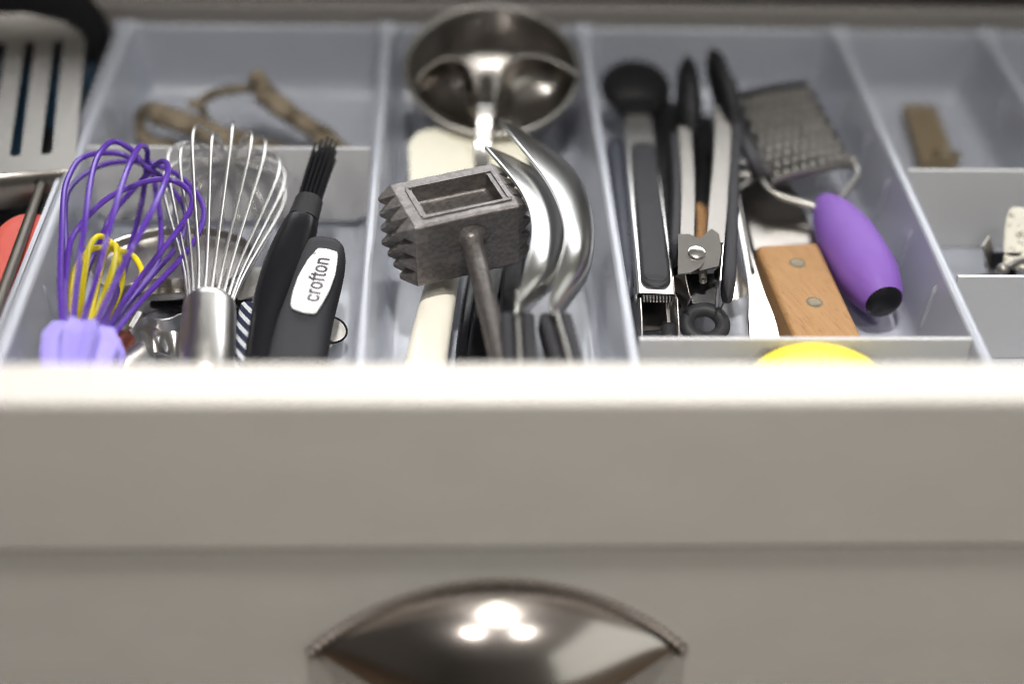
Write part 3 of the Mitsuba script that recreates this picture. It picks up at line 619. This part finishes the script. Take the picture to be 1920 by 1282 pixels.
put(t + '__grip', sweep(gp, ends(rrect(15.4, 4.6, 2.2), 0.07, 0.07), 50), 'grey_rubber', 40)
put(t + '__grip_pad', sweep([p + A([0, 0, 1.6]) for p in A([(108.1, 658.5, 40.8), (107.2, 645, 41), (105.3, 605, 41), (103.9, 584.5, 40.2)])], ends(rrect(14.6, 4.6, 2.2), 0.12, 0.12), 50), 'grey_rubber', 40)
lo = [p - A([0, 0, 25]) for p in tp[:-1]] + [A((106.6, 581.3, 14))]
def chan2(q):
    a = 9.0; return A([(-a, 9), (-a, 1), (-a + 1, 0), (a - 1, 0), (a, 1), (a, 9), (a + .9, 9), (a + .9, .6), (a - .6, -.9), (-a + .6, -.9), (-a - .9, .6), (-a - .9, 9)])
put(t + '__arm', sweep(lo, chan2, 40, caps=False), 'steel_soft', 30)
for sx in (-1, 1):
    sp_ = [tp[-1] + A([sx * 9.4, 3, -7]), A((104.8, 572.9, 27)) + A([sx * 9.4, 0, 0]), A((104.5, 558.5, 21)) + A([sx * 9.4, 0, 0])]
    put(t + '__side_plate', sweep(sp_, rrect(0.9, 15, 0.3), 24), 'steel_soft', 30)
cx = A((105, 584.9, 33)); hx = [cx + A([-7.6 + 15.2 * k / 200, 2.6 * math.cos(k * 2 * np.pi * 9 / 200), 2.6 * math.sin(k * 2 * np.pi * 9 / 200)]) for k in range(201)]
put(t + '__spring', sweep(hx, ell(0.6, 0.6, 6), raw=True, up=(1, 0, 0.001)), 'steel', True)
put(t + '__pull_rod', sweep([A((111, 586.1, 30)), A((110.7, 571.4, 24))], rrect(2.2, 1.2, 0.4), 8), 'steel', 30)
put(t + '__pull_tab', sweep([A((111, 574, 24)), A((110.5, 562.8, 21))], ends(ell(4.2, 3.2, 16), 0.3, 0.2), 16), 'black_rubber', True)
for sx in (-1, 1):
    put(t + '__rivet', ball(tp[-1] + A([sx * 10.2, 1, -4]), A([1.0, 2.2, 2.2])), 'steel', True)
hc_ = A((116.9, 809.9, 32))
hd = lathe([(0, 7.5), (8, 7.2), (15, 5.5), (19, 2.2), (20.4, -1), (19.6, -4), (14, -9), (7, -11.6), (0, -12)], 48); hd.apply_scale([1.13, 1.2, 1])
put(t + '__head', place(hd, hc_, (1, 0, 0), (0, 0.97, 0.22)), 'black_nylon', 40)
put(t + '__head_collar', sweep([A((114.2, 783.4, 36)), A((114, 765.3, 36.5))], ends(rrect(25, 10, 4), 0.4, 0.1), 14), 'black_nylon', 40)

t = thing('open_tongs', 'second pair of tongs with black heads, a rivet and a black pull ring', 'tongs')
La = A([(136.7, 732.2, 47), (133.4, 694.6, 48), (129.4, 659.5, 49), (124.7, 626.6, 50), (121.8, 605.8, 50)])
Ra = A([(161.4, 752.6, 50), (156.8, 715.1, 50), (149.5, 674.5, 50), (142.3, 636.9, 50), (136.9, 609.3, 50)])
put(t + '__arm', sweep(La, rrect(7.4, 1.2, 0.4), 40), 'steel_dull', 30)
put(t + '__arm_side', sweep([p + A([3.5, 0, -9]) for p in La], rrect(0.9, 18, 0.3), 40), 'steel', 30)
put(t + '__arm', sweep(Ra, rrect(9.4, 1.2, 0.4), 40), 'steel_dull', 30)
put(t + '__arm_side', sweep([p + A([4.6, 0, -9]) for p in list(Ra) + [A((130.8, 577.7, 49))]], rrect(0.9, 18, 0.3), 40), 'steel', 30)
put(t + '__arm_side', sweep([p + A([-4.6, 0, -9]) for p in Ra[:4]], rrect(0.9, 18, 0.3), 40), 'steel_dark', 30)
put(t + '__grip', sweep([p + A([-6.0, 0, -8]) for p in La[:]], ends(rrect(5.5, 17, 2.2), 0.05, 0.05), 40), 'grey_rubber', 40)
put(t + '__grip', sweep(A([(173.6, 771.7, 43), (167, 727, 43), (158.2, 680.1, 43), (150.7, 637.1, 43), (144.9, 603.7, 42), (139.5, 573.9, 40)]), ends(lambda q: rrect(6.5, 17, 2.6), 0.06, 0.06), 40), 'grey_rubber', 40)
w = table([0, .25, .6, 1], [2.0, 4.6, 5.2, 3.4], [5, 11, 13, 8])
put(t + '__head', sweep(A([(148.4, 814.1, 52), (146.2, 791.1, 47), (144, 766.2, 44), (139.5, 722.3, 42)]), ends(lambda q: ell(1.5 * w(q)[0], w(q)[1], 24), 0.3, 0.2), 40), 'black_nylon', True)
put(t + '__head', sweep(A([(161.2, 807.5, 60), (163.3, 790.3, 55), (165.4, 762.4, 50), (165.9, 723.6, 45)]), ends(lambda q: ell(1.25 * w(q)[0], w(q)[1], 24), 0.3, 0.2), 40), 'black_nylon', True)
# hinge plates
def plate(pts, zf, th):
    o = pts.mean(0); u_, s_, vt = np.linalg.svd(pts - o); nz = vt[2] * np.sign(vt[2][2]); x = unit(np.cross([0, 1, 0], nz)); y = np.cross(nz, x)
    pg = Polygon([((p - o) @ x, (p - o) @ y) for p in pts]).buffer(0.8).buffer(-0.8)
    return place(trimesh.creation.extrude_polygon(pg, th, engine='earcut'), o - nz * th / 2, x, y)
put(t + '__hinge_plate', plate(A([(135.8, 616.5, 53.5), (128.8, 609.8, 52), (124.6, 602, 50), (123.3, 591.7, 47.2), (126.6, 588.7, 46.3), (136.6, 591.7, 47.2), (139.2, 602, 50), (139.3, 612.8, 52.7)]), 0, 1.1), 'hinge_steel', 20)
put(t + '__hinge_plate', plate(A([(117.2, 610.5, 54.2), (114.7, 584.5, 47.3), (121.3, 585.5, 47.6), (126.3, 588.6, 48.4), (129, 592.4, 49.4), (130.4, 603.4, 52.4), (128.9, 606.9, 53.3), (123.1, 610.5, 54.2)]), 0, 1.1), 'hinge_steel', 20)
put(t + '__rivet', place(lathe([(4.6, 0), (4.4, 0.9), (3.2, 1.5), (0, 1.7)], 32), A((125.6, 597.8, 51.6)), (1, 0, 0), (0, 1, 0.19)), 'steel', 40)
put(t + '__hinge_side', sweep([A((116.1, 591.8, 42)), A((118.5, 586, 36)), A((120.5, 579, 32))], rrect(0.9, 15, 0.3), 16), 'steel_dark', 30)
put(t + '__hinge_side', sweep([A((138.8, 598.9, 42)), A((141.1, 591.7, 37)), A((142, 585.5, 34))], rrect(0.9, 15, 0.3), 16), 'steel_dark', 30)
put(t + '__pull_strip', sweep([A((131.3, 602.8, 34)), A((131.4, 596.4, 30)), A((131.1, 588.2, 25))], lambda q: rrect(20 - 6 * q, 3, 1.0), 16), 'black_plastic', 30)
put(t + '__wire_stay', sweep([A((143.5, 590.8, 30)), A((140.6, 589.3, 22)), A((139.2, 588.1, 18))], ell(0.6, 0.6, 6), 12), 'steel', True)
sx_ = [A((129.4, 591.4, 42)) + A([1.7 * math.cos(k * 2 * np.pi * 5 / 120), -4.0 * k / 120 + 3, 1.7 * math.sin(k * 2 * np.pi * 5 / 120) - 3 * k / 120]) for k in range(121)]
put(t + '__spring', sweep(sx_, ell(0.55, 0.55, 6), raw=True, up=(0, 1, 0.3)), 'steel_dull', True)
tor = trimesh.creation.torus(9.2, 3.9, 48, 20)
tor.apply_scale([1.02, 1.0, 0.9])
put(t + '__pull_ring', place(tor, A((130.3, 577, 21)), (0.97, 0.2, 0.1), (-0.2, 0.92, 0.30)), 'black_rubber', True)

t = thing('purple_grater', 'dark hand grater with raised teeth, a wire frame and a fat purple handle', 'grater')
gr = [A([(177.7, 792.4, 36), (193, 799.1, 37), (209.4, 804.9, 37), (226.3, 811.3, 36)]), A([(177.7, 751.1, 37), (193, 752, 41), (210.7, 758.7, 41), (229.2, 769.4, 38)]), A([(180.4, 716.5, 37), (195.6, 716.1, 41), (213.5, 723.6, 41), (231.8, 734.9, 38)]), A([(185.4, 692.2, 34), (201.6, 697.2, 36), (219.6, 705.5, 36), (237.1, 714.8, 34)])]
G = loft(gr, 30, 24)
Gf = loft(gr, 120, 96); tb = []; hole = np.zeros((119, 95), bool)
nr = np.cross(np.gradient(Gf, axis=0), np.gradient(Gf, axis=1)); nr /= np.linalg.norm(nr, axis=2, keepdims=True); nr *= np.sign(nr[..., 2:3])
tooth = lathe([(2.1, 0), (1.8, 1.3), (1.0, 2.0), (0, 2.2)], 9)
for i in range(11):
    for j in range(9):
        a, b = int(15 + i * 9.6), int(7 + (j + 0.5 * (i % 2)) * 10.2)
        if a > 113 or b > 90: continue
        tb.append(place(tooth, Gf[a, b] + nr[a, b] * 0.4, Gf[a, b + 2] - Gf[a, b - 2], Gf[a - 2, b] - Gf[a + 2, b]))
        hole[a - 6:a - 1, b - 3:b + 3] = True
put(t + '__blade', sheet(Gf, 0.9, hole), 'grater_steel', 40)
q = put(t + '__teeth', cat(*tb), 'steel_satin', 40); labels[q] = {'kind': 'stuff'}
put(t + '__blade_edge', sweep(A([(183.6, 690.1, 35), (194.1, 694.4, 37), (210.6, 699.9, 38), (226.6, 706.9, 37), (238.3, 712, 35)]), rrect(1.2, 4.5, 0.4), 40), 'steel_dull', 30)
put(t + '__frame_side', sweep(A([(175, 804.5, 40), (174.1, 757.4, 40), (174.8, 722.1, 38), (178.8, 697.3, 34)]), rrect(8, 4.5, 1.5), 30), 'black_plastic', 40)
put(t + '__frame_wire', sweep(A([(176.3, 705.6, 35), (178.9, 697.2, 33), (183.1, 688.9, 31), (191.8, 684.2, 29), (202.1, 680.2, 28), (212.8, 674.6, 27)]), ell(1.9, 1.9, 12), 40), 'steel_satin', True)
put(t + '__frame_wire', sweep(A([(236.1, 717.5, 36), (236.9, 707.3, 35), (235.9, 700.7, 34), (230.5, 693.9, 31), (223.5, 684.9, 28), (219, 677.4, 27)]), ell(1.6, 1.6, 12), 40), 'steel_satin', True)
g0, g1 = A((214.6, 685.6, 26)), A((228.5, 595.1, 22))
w = table([0, .08, .2, .45, .7, .9, 1], [6, 9.6, 13.2, 16.6, 16.8, 13.8, 10.5])
put(t + '__handle', sweep([g0, g0 * .5 + g1 * .5, g1], lambda q: ell(w(q)[0], w(q)[0], 36), 60), 'purple_grip', 50)
gd = unit(g1 - g0)
put(t + '__end_cap', along(lathe([(10.2, -2), (10.2, 0.2), (9, 1.6), (6, 2.8), (0, 3.4)], 40), g1, g1 + gd), 'black_plastic', 40)

t = thing('wooden_handled_slicer', 'kitchen slicer with a worn beech handle, two rivets and a broad steel blade', 'slicer')
wx0, wx1 = A((184.9, 644, 26)), A((194.7, 540.3, 22))
wd = unit(wx1 - wx0); ws = unit(np.cross(wd, [0, 0, 1])); wu = np.cross(ws, wd); wl = np.linalg.norm(wx1 - wx0)
blk = rbox(wl, 35.5, 19, 3.2, 3)
put(t + '__handle', place(blk, (wx0 + wx1) / 2 - wu * 9.5, wd, np.cross(wu, wd)), 'wood', 30)
for px, py in ((1495, 493), (1527, 567)):
    o = {1495: A((187.5, 625.7, 25.3)), 1527: A((190.4, 592, 23.9))}[px]; d = (o - wx0) @ wu
    o = o - wu * d
    put(t + '__rivet', place(lathe([(3.4, -0.6), (3.3, 0.25), (2.2, 0.4), (0, 0.3)], 28), o, wd, np.cross(wu, wd)), 'rivet_metal', 40)
    put(t + '__rivet_rim', place(lathe([(3.4, 0.12), (4.1, 0.3), (4.5, 0.06)], 28), o, wd, np.cross(wu, wd)), 'tan_wood', 40)
put(t + '__blade', sheet(loft([A([(173.4, 733.5, 13), (187.3, 728.8, 16), (201.6, 718.2, 16)]), A([(170.2, 692.2, 17), (186.1, 695.2, 17), (204.5, 690.2, 17)]), A([(169, 649, 17), (184.9, 653.2, 17), (205.7, 655.4, 17)])], 20, 14), 1.4), 'blade_steel', 40)

t = thing('steel_strap_utensil', 'narrow flat steel utensil lying between the open tongs and the wooden handle', 'kitchen utensil')
w = table([0, .4, .62, .8, 1], [3.4, 5.5, 9.0, 15.0, 17.0])
put(t + '__strap', sweep(A([(163.8, 697.7, 30), (161.6, 663.2, 29), (160.6, 629.7, 27), (160.6, 603.2, 25), (159.7, 576.8, 24), (156.6, 539.2, 23)]), lambda q: rrect(w(q)[0], 1.8, 0.7), 60), 'steel', 30)
put(t + '__side_wire', sweep(A([(164.8, 704.8, 31), (162.8, 676.5, 31), (162, 647.3, 29), (161.1, 614.9, 27)]), ell(1.1, 1.6, 10), 30), 'steel_dark', True)
t = thing('small_steel_scoop', 'small bent steel scoop tip beside the tongs pull ring', 'scoop')
put(t + '__blade', sheet(loft([A([(150.2, 626.7, 22), (152.4, 626.3, 23), (154.2, 625.7, 22)]), A([(147.8, 616, 19), (153.4, 616.2, 21), (157.1, 616.1, 19)]), A([(146, 607.3, 14), (153.3, 607, 15), (159.8, 612.4, 16)])], 16, 12), 0.8), 'steel_soft', 50)
t = thing('steel_wire_masher', 'bent steel loop behind the grater frame next to the open tongs', 'kitchen utensil')
put(t + '__loop', sweep(A([(163.7, 712.9, 34), (169.9, 712.6, 35), (175.6, 708.3, 34), (177.4, 705.7, 32), (172.4, 700.7, 30), (166.4, 696.9, 28), (163.5, 688.6, 26), (162, 668.2, 22)]), ell(1.9, 1.9, 10), 50, up=None), 'steel', True)
put(t + '__crossbar', sweep(A([(163.5, 704.8, 31), (168.7, 706, 31), (174.8, 705.7, 32)]), ell(1.6, 1.6, 10), 14), 'steel_satin', True)

t = thing('dark_blue_handle', 'dark blue grey handle squeezed between the divider and the closed tongs', 'kitchen utensil')
put(t + '__handle', sweep(A([(97.9, 751.9, 24), (96.2, 703.7, 24), (95.1, 664.8, 24), (94.2, 635.1, 23), (93.4, 600.2, 20)]), ends(rrect(10, 16, 4.5), 0.05, 0.1), 40), mat('blue_grey', (0.05, 0.055, 0.075), 0.45), 40)
t = thing('wooden_spoon', 'light brown wooden spoon handle visible between the arms of the open tongs', 'spoon')
put(t + '__handle', sweep(A([(142.6, 693.3, 18), (140.6, 671, 20), (138.8, 656.2, 21), (136, 638.1, 21)]), ends(ell(4.6, 4, 18), 0.1, 0.1), 30), 'wood', True)
t = thing('black_nylon_ladle', 'black nylon utensil lying on the floor between the two tongs', 'kitchen utensil')
put(t + '__handle', sweep(A([(135.1, 823, 14), (134, 768.7, 18), (130.8, 716.1, 20), (127.1, 670.9, 20), (123.8, 632.1, 18), (119.2, 601.1, 14)]), ends(rrect(24, 12, 4), 0.1, 0.1), 40), 'black_nylon', 40)

t = thing('black_spatula', 'flat black strip added under the arms of the open tongs to darken the gap', 'spatula')
put(t + '__blade', sweep(A([(164.1, 814.7, 9), (157, 758.3, 9), (147.5, 698.5, 9), (138.5, 646, 8)]), ends(rrect(19, 4, 1.6), 0.08, 0.08), 30), 'black_nylon', 40)  # added black strip, makes the gap between the arms dark

# front compartment
t = thing('yellow_domed_lid', 'bright yellow domed lid with a clear rim in the front compartment', 'lid')
yc = A([172.0, 495.0, 47.0])
put(t + '__dome', place(lathe([(0, 10.5), (12, 9.8), (22, 7.6), (30, 3.8), (35.5, -1), (35.5, -9), (0, -9)], 64), yc, (1, 0, 0), (0, 1, 0)), 'yellow_lid', 50)
put(t + '__clear_rim', place(lathe([(35.7, -0.6), (37.4, -0.3), (38.6, -1.6), (38.9, -3.4), (38.6, -3.4), (38.3, -1.7), (37.3, -0.6), (35.7, -0.9)], 64), yc, (1, 0, 0), (0, 1, 0)), 'clear_plastic', 50)
put(t + '__base', place(lathe([(0, -9), (34, -9), (34, -44), (0, -44)], 48), yc, (1, 0, 0), (0, 1, 0)), 'white_plastic', 30)

# far right compartments
t = thing('tan_wooden_block', 'flat tan brown wooden piece in the rear right compartment', 'wooden piece')
put(t + '__block', sweep([A((309.2, 824.7, 8)), A((306.2, 786.2, 8)), A((302.4, 753.8, 8))], rrect(22, 8, 1.6), 12), 'tan_wood', 30)
put(t + '__end_band', sweep([A((301, 760, 10)), A((317, 758.9, 10))], rrect(7, 10, 1.5), 8), 'bark', 30)
t = thing('can_opener', 'can opener with black wheel and worn pale lever in the right compartment', 'can opener')
put(t + '__blade_plate', sweep([A((292.9, 636, 33)), A((298.7, 635, 20)), A((303.2, 633, 9))], rrect(1.4, 9, 0.5), 14, up=(0.2, 0.6, 0.7)), 'steel_dull', 30)
put(t + '__wheel', place(lathe([(0, 5), (10, 5), (12.5, 3.8), (12.5, -3.8), (10, -5), (0, -5)], 40), A((309.7, 637.9, 18)), (0.2, 0.75, -0.6), (0.8, -0.4, 0.3)), 'black_plastic', 40)
put(t + '__rivet', ball(A((299.7, 620.6, 25)), 3.6), 'steel_dull', True)
put(t + '__lever', sweep([A((307.4, 623.5, 24)), A((310.8, 634, 28)), A((314.9, 646.1, 34)), A((321.2, 657.4, 40))], ends(lambda q: rrect(12 + 6 * q, 2.6, 1.2), 0, 0.12), 24), 'worn_white', 40)
put(t + '__curved_arm', sweep([A((297.1, 621.2, 22)), A((302.7, 621.7, 26)), A((311, 624.9, 28)), A((317, 625.3, 27))], rrect(3.0, 4, 1), 20), 'steel_dull', 40)
put(t + '__gear', place(lathe([(4, 2.5), (11, 2.5), (12, 1), (12, -2), (4, -2)], 40), A((313.5, 626.8, 18)), (1, 0, 0), (0, 0.9, 0.4)), 'black_plastic', 40)
t = thing('thin_wire_ring', 'thin steel wire ring in the front right compartment', 'ring')
rc = A([283.0, 505.0, 24.0])
put(t + '__ring', sweep([rc + A([19 * math.cos(a), 19 * math.sin(a), 0]) for a in np.linspace(0, 2 * np.pi, 61)[:-1]], ell(0.9, 0.9, 8), raw=True, closed=True), 'steel', True)

# ------------------------------------------------------------------ left of the tray
t = thing('black_plastic_tray', 'black plastic tray under the turner and the red spatula, left of the pale tray', 'tray')
put(t + '__floor', cube(-408, -221, 450, 832, -5.5, -2.5), 'black_tray')
put(t + '__wall', cube(-224.5, -221.0, 453, 832, -2.4, 40, 1.2), 'black_tray')
put(t + '__wall', cube(-408, -405, 453, 832, -2.4, 40, 1.2), 'black_tray')
put(t + '__wall', cube(-404.9, -224.6, 829, 832, -2.4, 30, 1.2), 'black_tray')
put(t + '__wall', cube(-404.9, -224.6, 450, 452.9, -2.4, 40, 1.2), 'black_tray')
t = thing('slotted_turner', 'steel slotted turner blade lying on black utensils left of the tray', 'turner')
pr_, pf_ = A((-226.5, 806.4, 62)), A((-209.1, 681.2, 50))   # two points on the right edge
ey = unit(pr_ - pf_); ex = unit(np.cross(ey, [0, 0, 1])); LT = np.linalg.norm(pr_ - pf_)
W = 92.0
out = Polygon([(-W, -4), (0, -4), (0, LT), (-4, LT + 9), (-13, LT + 17), (-36, LT + 24), (-W + 30, LT + 25), (-W + 8, LT + 18), (-W, LT + 4)])
x1 = 14.0
for k in range(4):
    cx_ = -16.0 - k * 16.8
    out = out.difference(affinity.translate(sbox(cx_ - 0.01, 14, cx_ + 0.01, LT - 1).buffer(3.0, quad_segs=8), 0, 0))
tm = trimesh.creation.extrude_polygon(out, 1.4, engine='earcut')
v_, f_ = trimesh.remesh.subdivide_to_size(tm.vertices, tm.faces, 6.0)
v_[:, 2] += np.where(v_[:, 1] > LT + 2, ((v_[:, 1] - LT - 2) / 24) ** 2 * 7, 0)
put(t + '__blade', place(trimesh.Trimesh(v_, f_, process=False), pf_, ex, ey), 'steel_turner', 30)
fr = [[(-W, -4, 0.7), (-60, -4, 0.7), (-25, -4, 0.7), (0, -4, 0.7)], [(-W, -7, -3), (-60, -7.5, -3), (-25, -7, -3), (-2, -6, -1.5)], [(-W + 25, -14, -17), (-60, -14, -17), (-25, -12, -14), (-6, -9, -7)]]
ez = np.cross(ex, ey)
put(t + '__shoulder', sheet(loft([A([pf_ + ex * a + ey * b + ez * c for a, b, c in r]) for r in fr], 12, 16), 1.4), 'steel_dark', 40)  # same steel as the blade, its shade put into a darker colour
t = thing('steel_shaft_spoon', 'black utensil with a thin steel shaft lying over the red spatula', 'kitchen utensil')
put(t + '__shaft', sweep([A((-226.6, 672.5, 44)), A((-221.9, 609.9, 50)), A((-220.4, 553.5, 50)), A((-219.8, 526.8, 50))], ell(2.7, 2.7, 14), 20), 'steel_rod', True)
put(t + '__head', sweep([A((-234.5, 756.8, 30)), A((-230.4, 710.5, 36)), A((-226.8, 670.2, 43))], ends(lambda q: ell(20 - 16 * q, 5, 20), 0.3, 0), 24), 'black_nylon', True)
t = thing('red_spatula', 'coral red silicone spatula lying left of the tray', 'spatula')
rp = [A((-226.1, 643.9, 43)), A((-226, 619, 42)), A((-227.8, 582, 40)), A((-229.1, 554.2, 38))]
w = table([0, .3, .7, 1], [13.5, 15.0, 14.0, 12])
put(t + '__blade', sweep(rp, ends(lambda q: ell(w(q)[0], 4.2, 32, 0.6), 0.32, 0.05), 50), 'red_silicone', 40)
t = thing('navy_plate', 'dark navy plastic utensil showing through the slots of the turner', 'kitchen utensil')
q = [A((-281.1, 859.5, 26)), A((-268.4, 818.2, 25)), A((-258.2, 779.7, 24)), A((-253.1, 721.2, 22))]
put(t + '__blade', sweep(q, ends(rrect(92, 5, 2.4), 0.2, 0.1), 40), 'navy', 40)
t = thing('black_pan_lid', 'round black pan lid leaning at the back left beside the tray', 'lid')
put(t + '__disc', place(lathe([(0, 4), (20, 3.4), (36, 1.5), (41, 0.6), (42.5, 1.6), (44, 1.4), (44.5, 0), (43, -1.4), (36, -0.6), (20, 1.4), (0, 2)], 64), A([-264.0, 846.0, 41.0]), (1, -0.03, 0.0), (0.0, 0.2, 0.98)), 'black_nylon', 40)
t = thing('black_turner', 'black nylon turner lying flat at the bottom left beside the tray wall', 'turner')
put(t + '__blade', sweep([A((-254.3, 740.8, 6)), A((-249.1, 678.5, 6)), A((-244.3, 599.4, 6))], ends(rrect(60, 4, 1.8), 0.06, 0.05), 30), 'black_nylon', 40)
